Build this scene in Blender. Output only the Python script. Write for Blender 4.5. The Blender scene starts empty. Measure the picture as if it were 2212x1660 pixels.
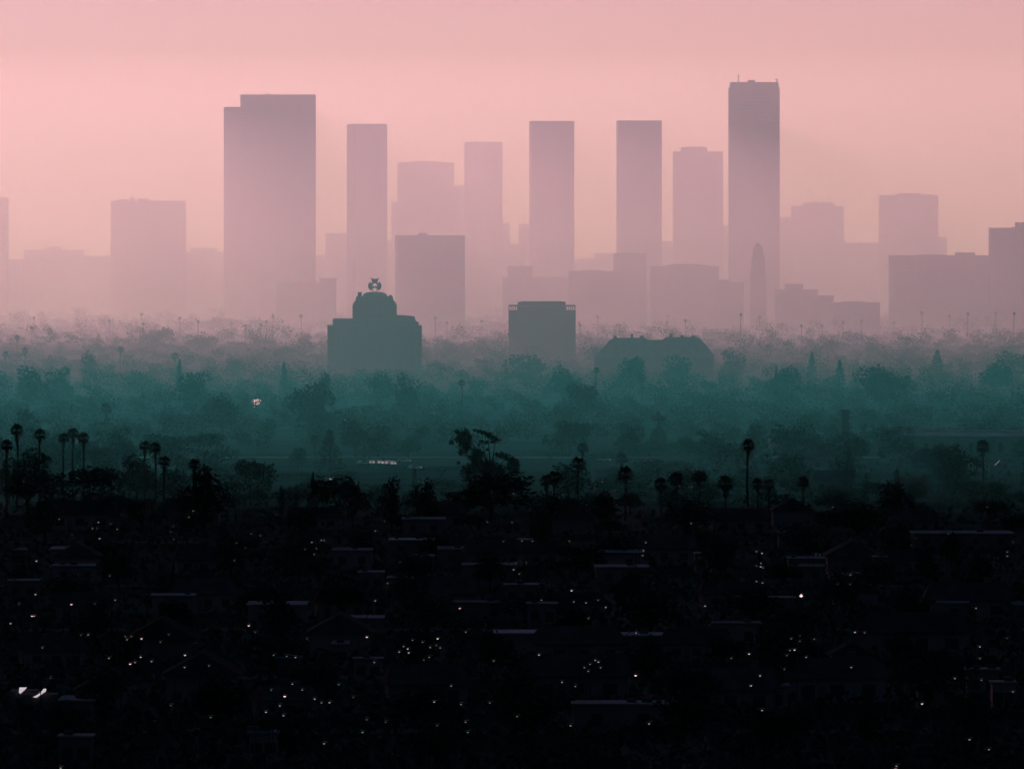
import bpy, math, random
import numpy as np
from mathutils import Vector, Matrix

random.seed(7)
rng = np.random.default_rng(11)
S = bpy.context.scene
COL = S.collection
F = 8000.0          # focal length in pixels of a 1024 px wide frame
H = 70.0            # eye height above the plain, metres
K = 1024 / 2211.0   # measuring scale of the survey notes below

def bearing(x): return (x * K - 512) / F
def drop(y): return (y * K - 257) / F
def wx(x, d): return bearing(x) * d
def wz(y, d): return H - drop(y) * d
def dist_for(y, h=0.0): return (H - h) / max(drop(y), 1e-4)

# ------------------------------------------------------------------ materials
def mat(name, rgb, rough=1.0, spec=0.0, metal=0.0, noise=0.0, nscale=1.0, per_object=0.0, coords='Object'):
    m = bpy.data.materials.new(name); m.use_nodes = True
    nt = m.node_tree; b = nt.nodes['Principled BSDF']
    b.inputs['Roughness'].default_value = rough
    b.inputs['Specular IOR Level'].default_value = spec
    b.inputs['Metallic'].default_value = metal
    c = (*rgb, 1)
    b.inputs['Base Color'].default_value = c
    if noise or per_object:
        hsv = nt.nodes.new('ShaderNodeHueSaturation'); hsv.inputs['Color'].default_value = c
        tc = nt.nodes.new('ShaderNodeTexCoord'); n = nt.nodes.new('ShaderNodeTexNoise')
        n.inputs['Scale'].default_value = nscale; n.inputs['Detail'].default_value = 3
        nt.links.new(tc.outputs[coords], n.inputs['Vector'])
        mr = nt.nodes.new('ShaderNodeMapRange')
        mr.inputs['To Min'].default_value = 1 - noise; mr.inputs['To Max'].default_value = 1 + noise
        mr.inputs['From Min'].default_value = .3; mr.inputs['From Max'].default_value = .7
        nt.links.new(n.outputs['Fac'], mr.inputs['Value'])
        oi = nt.nodes.new('ShaderNodeObjectInfo'); m2 = nt.nodes.new('ShaderNodeMapRange')
        m2.inputs['To Min'].default_value = 1 - per_object; m2.inputs['To Max'].default_value = 1 + per_object
        nt.links.new(oi.outputs['Random'], m2.inputs['Value'])
        mul = nt.nodes.new('ShaderNodeMath'); mul.operation = 'MULTIPLY'
        nt.links.new(mr.outputs[0], mul.inputs[0]); nt.links.new(m2.outputs[0], mul.inputs[1])
        nt.links.new(mul.outputs[0], hsv.inputs['Value']); nt.links.new(hsv.outputs[0], b.inputs['Base Color'])
    return m

def facade(name, wall, glass, floor_h=3.8, bay=3.2, zfrac=.45, xfrac=.25):
    """wall with rows of windows, laid out in metres on the building itself"""
    m = mat(name, wall, 0.9, 0.1)
    nt = m.node_tree; b = nt.nodes['Principled BSDF']
    tc = nt.nodes.new('ShaderNodeTexCoord'); sx = nt.nodes.new('ShaderNodeSeparateXYZ')
    nt.links.new(tc.outputs['Object'], sx.inputs[0])
    def M(op, a, v=None, c=None):
        n = nt.nodes.new('ShaderNodeMath'); n.operation = op
        if isinstance(a, (int, float)): n.inputs[0].default_value = a
        else: nt.links.new(a, n.inputs[0])
        if v is not None:
            if isinstance(v, (int, float)): n.inputs[1].default_value = v
            else: nt.links.new(v, n.inputs[1])
        return n.outputs[0]
    zz = M('GREATER_THAN', M('FRACT', M('DIVIDE', sx.outputs['Z'], floor_h)), zfrac)
    h = M('ADD', sx.outputs['X'], sx.outputs['Y'])
    xx = M('GREATER_THAN', M('FRACT', M('DIVIDE', M('ADD', h, 1000.0), bay)), xfrac)
    g = nt.nodes.new('ShaderNodeNewGeometry'); sn = nt.nodes.new('ShaderNodeSeparateXYZ')
    nt.links.new(g.outputs['Normal'], sn.inputs[0])
    up = M('LESS_THAN', M('ABSOLUTE', sn.outputs['Z']), .5)
    k = M('MULTIPLY', M('MULTIPLY', zz, xx), up)
    mix = nt.nodes.new('ShaderNodeMix'); mix.data_type = 'RGBA'
    nt.links.new(k, mix.inputs[0]); mix.inputs[6].default_value = (*wall, 1); mix.inputs[7].default_value = (*glass, 1)
    nt.links.new(mix.outputs[2], b.inputs['Base Color'])
    return m

def emit(name, rgb, s):
    m = bpy.data.materials.new(name); m.use_nodes = True
    b = m.node_tree.nodes['Principled BSDF']
    b.inputs['Base Color'].default_value = (.3, .3, .3, 1)
    b.inputs['Emission Color'].default_value = (*rgb, 1); b.inputs['Emission Strength'].default_value = s
    return m

def volume(name, col, dens, g):
    m = bpy.data.materials.new(name); m.use_nodes = True
    nt = m.node_tree; nt.nodes.clear()
    o = nt.nodes.new('ShaderNodeOutputMaterial'); v = nt.nodes.new('ShaderNodeVolumePrincipled')
    v.inputs['Color'].default_value = (*col, 1); v.inputs['Density'].default_value = dens
    v.inputs['Anisotropy'].default_value = g; v.inputs['Absorption Color'].default_value = (1, 1, 1, 1)
    nt.links.new(v.outputs[0], o.inputs['Volume'])
    return m

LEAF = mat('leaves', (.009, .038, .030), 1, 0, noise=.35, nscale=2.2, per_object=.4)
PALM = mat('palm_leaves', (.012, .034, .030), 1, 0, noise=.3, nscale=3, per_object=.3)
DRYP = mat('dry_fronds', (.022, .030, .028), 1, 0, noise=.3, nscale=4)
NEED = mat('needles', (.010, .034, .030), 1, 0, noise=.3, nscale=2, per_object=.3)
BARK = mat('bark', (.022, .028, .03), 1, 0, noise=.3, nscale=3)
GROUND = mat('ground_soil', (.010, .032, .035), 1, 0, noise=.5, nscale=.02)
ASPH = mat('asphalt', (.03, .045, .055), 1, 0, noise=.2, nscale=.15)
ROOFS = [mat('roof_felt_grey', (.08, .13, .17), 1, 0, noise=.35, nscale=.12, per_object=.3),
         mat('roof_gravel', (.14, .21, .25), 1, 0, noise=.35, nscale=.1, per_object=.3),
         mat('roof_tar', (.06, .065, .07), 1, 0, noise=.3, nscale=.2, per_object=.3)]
TILE = mat('roof_tiles', (.03, .033, .038), 1, 0, noise=.4, nscale=.4, per_object=.4)
WALLS = [mat('stucco_pale', (.13, .14, .15), 1, 0, noise=.15, nscale=.3, per_object=.2),
         mat('stucco_grey', (.09, .1, .11), 1, 0, noise=.2, nscale=.3, per_object=.2)]
GLASS = mat('window_glass', (.02, .025, .03), .25, .5)
METAL = mat('galvanised_metal', (.35, .36, .37), .6, .3, .6)
GLINT_POLEM = mat('painted_dark_steel', (.035, .04, .04), .9, .05)
SHEET = mat('white_sheet_metal', (.8, .78, .78), .28, .6, .55)
WHITE = mat('white_car_paint', (.75, .74, .73), .1, .8)
DARKP = mat('dark_car_paint', (.05, .06, .08), .25, .5)
TYRE = mat('tyre_rubber', (.02, .02, .02), .9, .1)
FA = [facade('tower_facade_bronze', (.10, .10, .11), (.05, .055, .06)),
      facade('tower_facade_concrete', (.20, .19, .19), (.06, .065, .07), 3.6, 2.4, .5, .3),
      facade('tower_facade_steel', (.13, .13, .15), (.05, .055, .07), 4.0, 1.6, .35, .5),
      facade('office_facade', (.11, .11, .11), (.085, .085, .09), 3.4, 4.0, .5, .2)]
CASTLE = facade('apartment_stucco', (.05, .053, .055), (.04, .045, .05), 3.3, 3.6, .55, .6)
SLATE = mat('slate_roof', (.06, .065, .075), 1, 0, noise=.2, nscale=.3)
TRIM = mat('roof_plant_metal', (.09, .09, .1), .9, .1, noise=.1, nscale=.5)
GLINTW = emit('lamp_glow_white', (.86, .95, .9), 1.0)  # lamp_glow materials belong to the added lamps that imitate sun glints
GLINTG = emit('lamp_glow_green', (.25, .85, .6), 1.0)
GLINTP = emit('lamp_glow_pink', (1.0, .62, .66), 2.2)
GLINT_MATS = {}
def glint_mat(kind, s):  # emission for the added lamps that imitate sun glints
    key = (kind, round(s, 1))
    if key not in GLINT_MATS:
        rgb = {'w': (.80, .95, .88), 'g': (.28, .85, .62), 'p': (1, .66, .68)}[kind]
        GLINT_MATS[key] = emit('lamp_glow_%s' % {'w': 'white', 'g': 'green', 'p': 'pink'}[kind], rgb, key[1])  # glow of the added glint lamps
    return GLINT_MATS[key]

# ------------------------------------------------------------------ mesh helpers
class MB:
    def __init__(s): s.v = []; s.f = []
    def add(s, v, f):
        n = len(s.v); s.v += [tuple(p) for p in v]; s.f += [tuple(i + n for i in q) for q in f]; return s
    def box(s, x0, x1, y0, y1, z0, z1, taper=0.0, tx=None, ty=None):
        ax = tx if tx is not None else taper; ay = ty if ty is not None else taper
        v = [(x0, y0, z0), (x1, y0, z0), (x1, y1, z0), (x0, y1, z0),
             (x0 + ax, y0 + ay, z1), (x1 - ax, y0 + ay, z1), (x1 - ax, y1 - ay, z1), (x0 + ax, y1 - ay, z1)]
        return s.add(v, [(0, 3, 2, 1), (4, 5, 6, 7), (0, 1, 5, 4), (1, 2, 6, 5), (2, 3, 7, 6), (3, 0, 4, 7)])
    def prism(s, prof, y0, y1):
        """closed (x, z) outline pushed back from y0 to y1"""
        n = len(prof)
        v = [(x, y0, z) for x, z in prof] + [(x, y1, z) for x, z in prof]
        f = [tuple(range(n)), tuple(range(2 * n - 1, n - 1, -1))]
        f += [(i, n + i, n + (i + 1) % n, (i + 1) % n) for i in range(n)]
        return s.add(v, f)
    def lathe(s, prof, seg=20, cx=0, cy=0, sx=1, sy=1):
        v = []; f = []
        for r, z in prof:
            for k in range(seg):
                a = 2 * math.pi * k / seg
                v.append((cx + r * sx * math.cos(a), cy + r * sy * math.sin(a), z))
        for j in range(len(prof) - 1):
            for k in range(seg):
                a = j * seg + k; b = j * seg + (k + 1) % seg
                f.append((a, b, b + seg, a + seg))
        f.append(tuple(range(seg - 1, -1, -1))); f.append(tuple(range((len(prof) - 1) * seg, len(prof) * seg)))
        return s.add(v, f)
    def tube(s, pts, rad, seg=7):
        pts = [Vector(p) for p in pts]; v = []; f = []
        for i, p in enumerate(pts):
            t = (pts[min(i + 1, len(pts) - 1)] - pts[max(i - 1, 0)]).normalized()
            a = t.cross(Vector((0, 1, 0.13))).normalized(); b = t.cross(a)
            r = rad[i] if isinstance(rad, (list, tuple)) else rad
            for k in range(seg):
                q = 2 * math.pi * k / seg; v.append(p + (a * math.cos(q) + b * math.sin(q)) * r)
        for i in range(len(pts) - 1):
            for k in range(seg):
                a = i * seg + k; b = i * seg + (k + 1) % seg; f.append((a, b, b + seg, a + seg))
        f.append(tuple(range(seg - 1, -1, -1))); f.append(tuple(range((len(pts) - 1) * seg, len(pts) * seg)))
        return s.add(v, f)
    def mesh(s, name, m):
        me = bpy.data.meshes.new(name); me.from_pydata(s.v, [], s.f); me.update()
        me.materials.append(m); return me
    def build(s, name, m, parent=None, loc=None):
        return link(name, s.mesh(name, m), parent, loc)

def link(name, data, parent=None, loc=None):
    o = bpy.data.objects.new(name, data); COL.objects.link(o)
    if parent: o.parent = parent
    if loc: o.location = loc
    return o

def tag(o, label=None, cat=None, group=None, kind=None):
    if label: o['label'] = label
    if cat: o['category'] = cat
    if group: o['group'] = group
    if kind: o['kind'] = kind
    return o

def thing(name, label, cat, loc=(0, 0, 0), rz=0, group=None):
    o = link(name, None); o.location = loc; o.rotation_euler = (0, 0, rz); o.empty_display_size = 2
    return tag(o, label, cat, group)

def quads_mesh(name, m, centers, size, flat=0.0, dirs=None, aspect=1.0):
    """a cloud of leaf-clump faces, each a bent quad of its own size and tilt"""
    c = np.asarray(centers, float); n = len(c)
    a = rng.normal(size=(n, 3)); a[:, 2] *= (1 - flat); a /= np.linalg.norm(a, axis=1)[:, None]
    b = rng.normal(size=(n, 3)); b -= (a * b).sum(1)[:, None] * a; b /= np.linalg.norm(b, axis=1)[:, None]
    sz = size * rng.uniform(.55, 1.35, n) if np.isscalar(size) else np.asarray(size) * rng.uniform(.55, 1.35, n)
    a *= sz[:, None]; b *= sz[:, None] * aspect
    w = rng.uniform(.5, 1, (n, 4))
    v = np.empty((n, 4, 3))
    v[:, 0] = c - a * w[:, 0:1]; v[:, 1] = c - b * w[:, 1:2]; v[:, 2] = c + a * w[:, 2:3]; v[:, 3] = c + b * w[:, 3:4]
    me = bpy.data.meshes.new(name)
    me.vertices.add(4 * n); me.vertices.foreach_set('co', v.reshape(-1))
    me.loops.add(4 * n); me.loops.foreach_set('vertex_index', np.arange(4 * n, dtype=np.int32))
    me.polygons.add(n); me.polygons.foreach_set('loop_start', np.arange(0, 4 * n, 4, dtype=np.int32))
    me.polygons.foreach_set('loop_total', np.full(n, 4, dtype=np.int32))
    me.update(); me.validate(); me.materials.append(m)
    return me

def lobes_points(lobes, n, shell=.55):
    """points filling ellipsoid lobes (cx,cy,cz,rx,ry,rz), denser towards their skins"""
    L = np.array(lobes, float); w = L[:, 3] * L[:, 5] + L[:, 4] * L[:, 5]; w /= w.sum()
    idx = rng.choice(len(L), n, p=w)
    d = rng.normal(size=(n, 3)); d /= np.linalg.norm(d, axis=1)[:, None]
    r = rng.uniform(shell, 1.06, n)[:, None]
    return L[idx, :3] + d * r * L[idx, 3:]

# ------------------------------------------------------------------ setting
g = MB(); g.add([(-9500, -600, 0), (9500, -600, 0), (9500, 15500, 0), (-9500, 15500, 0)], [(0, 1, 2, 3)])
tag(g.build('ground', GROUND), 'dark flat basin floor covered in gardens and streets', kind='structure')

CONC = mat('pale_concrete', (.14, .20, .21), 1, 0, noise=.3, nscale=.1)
def road(y0=None, x0=None, w=13, a=None):
    m = MB()
    if y0 is not None: m.box(-1200, 1200, y0 - w / 2, y0 + w / 2, .02, .15)
    else: m.add([(x0[0] - w / 2, 900, .2), (x0[0] + w / 2, 900, .2), (x0[1] + w / 2, 6500, .2), (x0[1] - w / 2, 6500, .2)], [(0, 1, 2, 3)])
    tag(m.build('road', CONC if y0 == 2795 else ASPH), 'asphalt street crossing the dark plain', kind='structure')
for y in (1180, 1330, 1500, 1700, 1960, 2300, 2795, 3300): road(y0=y)
for a in ((-95, -310), (20, 60), (118, 420)): road(x0=a)

# low hills closing the plain far behind the towers
hm = MB(); N = 180
for i in range(N + 1):
    t = i / N; x = -1700 + 3400 * t
    z = 61 + 3.0 * math.sin(x * .004 + 1) + 2.0 * math.sin(x * .013) + 1.4 * math.sin(x * .05 + 2) + rng.uniform(-1, 1)
    hm.v += [(x, 11600, -.5), (x, 12100, z * .8), (x, 12400, z), (x, 13400, z * .9), (x, 14200, -.5)]
for i in range(N):
    for j in range(4): hm.f.append((i * 5 + j, (i + 1) * 5 + j, (i + 1) * 5 + j + 1, i * 5 + j + 1))
tag(hm.build('hills', mat('hill_scrub', (.06, .065, .05), 1, 0, noise=.4, nscale=.01)), 'low hazy hills behind the towers', kind='structure')

# ------------------------------------------------------------------ the air
HZ = MB().box(-9700, 9700, -700, 15800, -1, 446)
tag(HZ.build('haze', volume('haze_air', (.62, .92, 1.0), .0000010, .64)), 'thin pale haze over the whole basin', kind='stuff')
def bank(name, prof, mt, lab, half):
    # prof: (y, z) side outline
    n = len(prof); v = [(-half, y, z) for y, z in prof] + [(half, y, z) for y, z in prof]
    f = [tuple(range(n)), tuple(range(2 * n - 1, n - 1, -1))] + [(i, (i + 1) % n, n + (i + 1) % n, n + i) for i in range(n)]
    m = MB().add(v, f); me = m.mesh(name, mt)
    import bmesh
    bm = bmesh.new(); bm.from_mesh(me); bmesh.ops.recalc_face_normals(bm, faces=bm.faces); bm.to_mesh(me); bm.free()
    tag(link(name, me), lab, kind='stuff')
G_ = .64
bank('mist', [(2155, -.6), (3940, -.6), (3940, 440), (2100, 440)], volume('blue_green_mist', (.11, .95, .98), .000150, G_),
     'thin blue green mist lying over the nearer wooded plain', 4000)
bank('mist', [(3941, -.6), (11400, -.6), (11400, 440), (3941, 440)], volume('rose_mist', (.90, .77, 1.0), .000137, G_),
     'rosy smog hanging over the farther plain and the towers', 4500)
bank('mist', [(6200, -.3), (9800, -.3), (9850, 200), (10900, 350), (8900, 240), (6800, 90)], volume('low_smog', (.86, .75, 1.0), .00050, .715),
     'thick low smog bank around the feet of the towers', 4300)

# ------------------------------------------------------------------ towers and city blocks
def block(name, label, cat, x0, x1, ytop, d, mt=None, extra=(), ratio=.8, rz=0.0, group=None, depth=None, base=0):
    """x0,x1,ytop: seen extent of the main block; extra: (part, x0, x1, ytop[, ybase, depth_ratio])"""
    mt = mt or FA[3]
    X0, X1 = wx(x0, d), wx(x1, d); cx = (X0 + X1) / 2; W = X1 - X0; top = wz(ytop, d)
    dp = depth or W * ratio
    # a turned block shows W = w cos + dp sin
    c, s_ = math.cos(rz), abs(math.sin(rz)); w = (W - dp * s_) / c
    t = thing(name, label, cat, (cx, d + dp / 2, 0), rz, group)
    MB().box(-w / 2, w / 2, -dp / 2, dp / 2, base, top).build('wall', mt, t)
    MB().box(-w / 2 - .15, w / 2 + .15, -dp / 2 - .15, dp / 2 + .15, top, top + .9).build('parapet', TRIM, t)
    for e in extra:
        pn, a, b, yt = e[:4]; yb = e[4] if len(e) > 4 else None
        A, B = wx(a, d) - cx, wx(b, d) - cx
        zb = top + .9 if yb is None else wz(yb, d)
        dr = e[5] if len(e) > 5 else .6
        if pn == 'antenna':
            m = MB().tube([((A + B) / 2, 0, zb), ((A + B) / 2, 0, wz(yt, d))], [.7, .35], 6)
            m.box(A, B, -.3, .3, wz(yt, d) - 1.4, wz(yt, d) - .6).build('antenna', TRIM, t)
        else:
            MB().box(A, B, -dp * dr / 2, dp * dr / 2, zb, wz(yt, d)).build(pn, mt if pn in ('wall', 'upper_block', 'wing') else TRIM, t)
    return t

T = 'tower'
block('office_tower', 'widest dark tower with a stepped shoulder, tallest of the pair near the square block', T, 519, 680, 206, 8800, FA[0],
      [('antenna', 575, 580, 200), ('wing', 483, 518.6, 231, 1200, .9)], .5)
block('office_tower', 'slim flat topped tower just beside the widest tower', T, 748, 836, 270, 9100, FA[1], [('roof_plant', 757, 832, 267.5), ('antenna', 826, 829, 265)], .7, .32)
block('office_tower', 'broad pale block with a low rounded roof plant, between two slim towers', 'office block', 858, 980, 352, 9900, FA[3],
      [('roof_plant', 889, 949, 348), ('roof_plant', 873, 889, 350)], .6)
block('office_building', 'pale low block filling the gap between the slim tower and the broad block', 'office block', 845, 1003, 437, 10600, FA[3], [('upper_block', 975, 1003, 400, 438)], .4)
block('office_tower', 'shortest slim pale tower, rising beside the broad block', T, 1002, 1085, 308, 9900, FA[1], [('roof_plant', 1018, 1080, 306)], .8, .1)
block('office_building', 'low annex at the foot of the shortest slim tower', 'office block', 1080, 1100, 483, 10300, FA[3], (), 1)
block('office_tower', 'first of the twin flat topped towers, beside the lower annex', T, 1143, 1240, 263, 8900, FA[2], [('roof_plant', 1150, 1234, 261.5)], .9, .06)
block('office_building', 'low annex standing against the first twin tower', 'office block', 1120, 1145, 485, 9900, FA[3], (), 1)
block('office_tower', 'second of the twin flat topped towers, beside the penthouse tower', T, 1332, 1429, 262, 8800, FA[2], [('roof_plant', 1340, 1422, 260.5)], .9, .05)
block('office_tower', 'mid height tower with a boxy penthouse, between the second twin and the tallest tower', T, 1454, 1561, 329, 9500, FA[1], [('penthouse', 1471, 1528, 318), ('roof_plant', 1480, 1522, 316.6)], .8)
block('office_tower', 'tallest dark tower of all with antennas on its notched crown', T, 1575, 1683.5, 191, 8500, FA[0],
      [('crown_block', 1578, 1681, 177.5, 190, .94), ('antenna', 1592, 1600, 160, 178), ('roof_plant', 1616, 1631, 172.5, 178), ('antenna', 1675, 1683, 169, 178), ('antenna', 1678, 1679, 172, 178)], .9)
block('office_building', 'faint low link block at the foot of the tallest tower', 'office block', 1679, 1712, 471, 10400, FA[3], (), 1)
block('office_building', 'faint pale block with a stepped roof beyond the tallest tower', 'office block', 1710, 1822, 446, 10300, FA[3],
      [('upper_block', 1735, 1801, 437, 446), ('antenna', 1760, 1765, 432, 438)], .7)
block('office_building', 'square pale high-rise with low roof plant, standing apart beyond the stepped roof block', 'office block', 1901, 2026, 423, 9700, FA[3],
      [('roof_plant', 1938, 1990, 417), ('roof_plant', 2003, 2014, 419)], .7)
block('office_building', 'small faint annex at the foot of the square pale high-rise', 'office block', 2024, 2045, 513, 10300, FA[3], (), 1)
block('office_building', 'wide low faint block between the stepped roof block and the square high-rise', 'office block', 1815, 1903, 525, 10500, FA[3], (), .5)
block('office_building', 'long slab block with raised roof section, darker than the towers behind', 'office block', 1921, 2142, 553, 7500, FA[0],
      [('roof_plant', 1985, 2040, 549.5), ('upper_block', 2064, 2106, 545, 552), ('roof_plant', 2112, 2138, 551)], .25)
block('office_tower', 'dark stepped tower cut off by the edge, behind the long slab block', T, 2138, 2250, 494, 7400, FA[0],
      [('upper_block', 2194, 2250, 480, 493), ('roof_plant', 2186, 2194, 490)], .5)
block('office_building', 'square hazy block with bumpy roof plant, standing alone before the widest tower', 'office block', 239, 398, 435, 9500, FA[3],
      [('roof_plant', 254, 274, 430), ('antenna', 281, 287, 422), ('roof_plant', 280, 288, 426), ('roof_plant', 297, 322, 429), ('roof_plant', 322, 352, 433)], .6)
block('office_tower', 'tower sliver at the edge of the view beside the low skyline', T, -60, 15, 428, 9700, FA[3], (), .8)
block('office_building', 'long low hazy building with a rooftop crane frame', 'building', 52, 180, 541, 10300, FA[3], [('upper_block', 100, 131, 532, 541), ('antenna', 60, 132, 520, 541)], .5)
block('office_building', 'dark square block with a small roof hut, in front of the broad pale block', 'office block', 852, 1004, 510, 7500, FA[0],
      [('roof_plant', 904, 921, 503), ('roof_plant', 860, 990, 509)], .6, .06)
block('office_building', 'low faint block at the foot of the slim flat topped tower', 'office block', 703, 750, 505, 9900, FA[3], (), 1)
low = [(-20, 50, 562), (178, 240, 554), (397, 482, 545), (410, 470, 537), (560, 700, 552), (600, 650, 546), (836, 862, 520), (1096, 1122, 528), (1240, 1300, 566), (1283, 1332, 548),
       (1428, 1456, 522), (1560, 1580, 488), (1040, 1085, 505), (0, 40, 575)]
lowlab = ['at the far edge of the skyline', 'beside the square hazy block', 'between the square block and the widest tower', 'low hump beside the widest tower', 'spreading behind the foot of the widest tower',
          'small rise behind the widest tower', 'between slim tower and broad block', 'in the gap before the first twin', 'under the gap between the twin towers', 'darkest rise in the gap between the twins',
          'between second twin and penthouse tower', 'in the gap before the tallest tower', 'at the foot of the shortest slim tower', 'under the edge tower sliver']
for (a, b, y), l in zip(low, lowlab):
    block('low_building', 'faint low block ' + l, 'building', a, b, y, 10000 + rng.uniform(-300, 600), FA[3], (), .5)
nearl = [(1325, 1395, 549, 7900, 'square grey block in front of the second twin tower', [('roof_plant', 1338, 1378, 546)]),
         (1228, 1395, 587, 7750, 'wide low block below the square grey block', [('roof_plant', 1258, 1300, 583)]),
         (1405, 1552, 577, 7700, 'wide block with a bowed roof below the penthouse tower', [('roof_plant', 1438, 1530, 572), ('roof_plant', 1452, 1516, 570)]),
         (1548, 1606, 611, 7600, 'lower wing beside the wide bowed roof block', [('roof_plant', 1552, 1576, 604)]),
         (1085, 1230, 600, 8100, 'long low hazy block behind the pergola roofed building', [('upper_block', 1096, 1150, 574, 600)]),
         (1675, 1766, 627, 7500, 'stepped low block beside the bell tower', [('upper_block', 1695, 1735, 613, 627)]),
         (1800, 1900, 655, 7200, 'low hazy block before the long slab block', [('roof_plant', 1820, 1868, 651)]),
         (1517, 1613, 719, 6500, 'flat roofed pale building just behind the mansion', [('roof_plant', 1530, 1606, 717)]),
         (690, 726, 602, 7800, 'narrow hazy block above the stepped apartment tower', []),
         (596, 690, 612, 8000, 'low hazy block under the widest tower', []),
         (560, 600, 590, 8400, 'small hazy block under the widest tower', []),
         (1765, 1800, 640, 7300, 'small hazy block between two low blocks', []),
         ]
for a, b, y, d, l, ex in nearl:
    block('low_building', l, 'building', a, b, y, d, FA[3], ex, .4)

# bell tower: tapering shaft with a domed belfry
d = 7450; cx = wx(1637.5, d); pr = lambda r2, y: (r2 * K * d / F / 2, wz(y, d))
t = thing('bell_tower', 'slender tapering tower with domed belfry, alone in front of the tallest tower', 'tower', (cx, d + 8, 0))
qb = pr(36, 0)[0]; MB().box(-qb, qb, -qb, qb, 0, wz(590, d), .9).build('base_block', FA[3], t)
qb = pr(30, 0)[0]; MB().box(-qb, qb, -qb, qb, wz(590, d), wz(553, d), .8).build('shaft', FA[3], t)
qb = pr(22, 0)[0]; MB().box(-qb, qb, -qb, qb, wz(553, d), wz(538, d), .3).build('belfry', FA[3], t)
MB().lathe([pr(19, 538), pr(17, 533), pr(11, 529), pr(4, 527), (.2, wz(523, d))], 12).build('dome', SLATE, t)

# stepped apartment tower with the rooftop sign
d = 4650; cx = wx(808, d); L = lambda x: wx(x, d) - cx; Z = lambda y: wz(y, d)
t = thing('apartment_tower', 'dark stepped apartment tower with a domed top and an ornate rooftop sign', 'apartment tower', (cx, d + 22, 0))
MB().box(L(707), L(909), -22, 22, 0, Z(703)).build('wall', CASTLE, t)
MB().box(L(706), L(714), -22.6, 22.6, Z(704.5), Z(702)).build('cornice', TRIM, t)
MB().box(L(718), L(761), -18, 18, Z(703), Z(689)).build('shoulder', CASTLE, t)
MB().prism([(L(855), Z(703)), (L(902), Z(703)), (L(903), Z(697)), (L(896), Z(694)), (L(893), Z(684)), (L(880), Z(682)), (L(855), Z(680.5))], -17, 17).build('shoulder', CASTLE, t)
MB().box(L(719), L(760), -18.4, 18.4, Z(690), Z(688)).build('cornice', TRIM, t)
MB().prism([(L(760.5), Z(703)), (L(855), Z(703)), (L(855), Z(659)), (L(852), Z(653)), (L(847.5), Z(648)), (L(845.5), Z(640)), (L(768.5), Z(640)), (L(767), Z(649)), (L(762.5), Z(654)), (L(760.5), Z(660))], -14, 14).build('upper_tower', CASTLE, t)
MB().box(L(771), L(779.5), -3, 3, Z(640.5), Z(631)).build('turret', CASTLE, t)
MB().box(L(838), L(845), -3, 3, Z(640.5), Z(637.5)).build('turret', CASTLE, t)
rr = L(835) - L(781)
MB().lathe([(rr / 2, Z(640.6)), (rr / 2 * .97, Z(637)), (rr / 2 * .8, Z(633)), (rr / 2 * .5, Z(631)), (.3, Z(630))], 24, L(808), 0, 1, .8).build('dome', SLATE, t)
sgn = MB().box(L(803.2), L(804.4), -.3, .3, Z(631), Z(620)); sgn.box(L(811.3), L(812.6), -.3, .3, Z(631), Z(620)); sp = sgn.build('sign_frame', TRIM, t)
r = MB()
for k in (-1, 1):
    pts = [(L(807.8 + k * (3.5 + 7.5 * math.sin(a))), 0, Z(617.5 + 7.0 * math.cos(a))) for a in np.linspace(.25, 2.6, 9)]
    r.tube(pts, 1.0, 6)
r.box(L(799), L(817), -.7, .7, Z(622), Z(618)); r.build('sign_ring', TRIM, sp)
MB().prism([(L(802.5), Z(612)), (L(813), Z(612)), (L(814.5), Z(606)), (L(816.5), Z(600)), (L(814.5), Z(600)), (L(812.5), Z(602.2)), (L(803), Z(602.2)), (L(801), Z(600)), (L(799), Z(600)), (L(801), Z(606))], -.6, .6).build('sign_crest', TRIM, sp)
m = MB(); m.tube([(L(804), 0, Z(612.2)), (L(799), 0, Z(618))], .6, 5); m.tube([(L(812), 0, Z(612.2)), (L(816.6), 0, Z(618))], .6, 5); m.build('sign_brace', TRIM, sp)

# block with the open roof pergola
d = 5200; cx = wx(1170.5, d); L = lambda x: wx(x, d) - cx; Z = lambda y: wz(y, d)
t = thing('office_building', 'square grey block whose roof corners carry open pergolas of short columns', 'building', (cx, d + 18, 0))
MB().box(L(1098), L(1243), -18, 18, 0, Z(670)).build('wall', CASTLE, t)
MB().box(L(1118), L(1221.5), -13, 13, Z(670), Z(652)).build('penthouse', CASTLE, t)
MB().box(L(1124), L(1216), -9, 9, Z(652), Z(650.6)).build('roof_plant', TRIM, t)
MB().box(L(1098), L(1243), -18.2, 18.2, Z(661.5), Z(658.5)).build('pergola_slab', TRIM, t)
for x in list(np.linspace(1099, 1117, 5)) + list(np.linspace(1223, 1241.5, 5)):
    for yy in (-17.5,):
        MB().box(L(x) - .32, L(x) + .32, yy, yy + .8, Z(670), Z(661.5)).build('column', TRIM, t)

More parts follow.
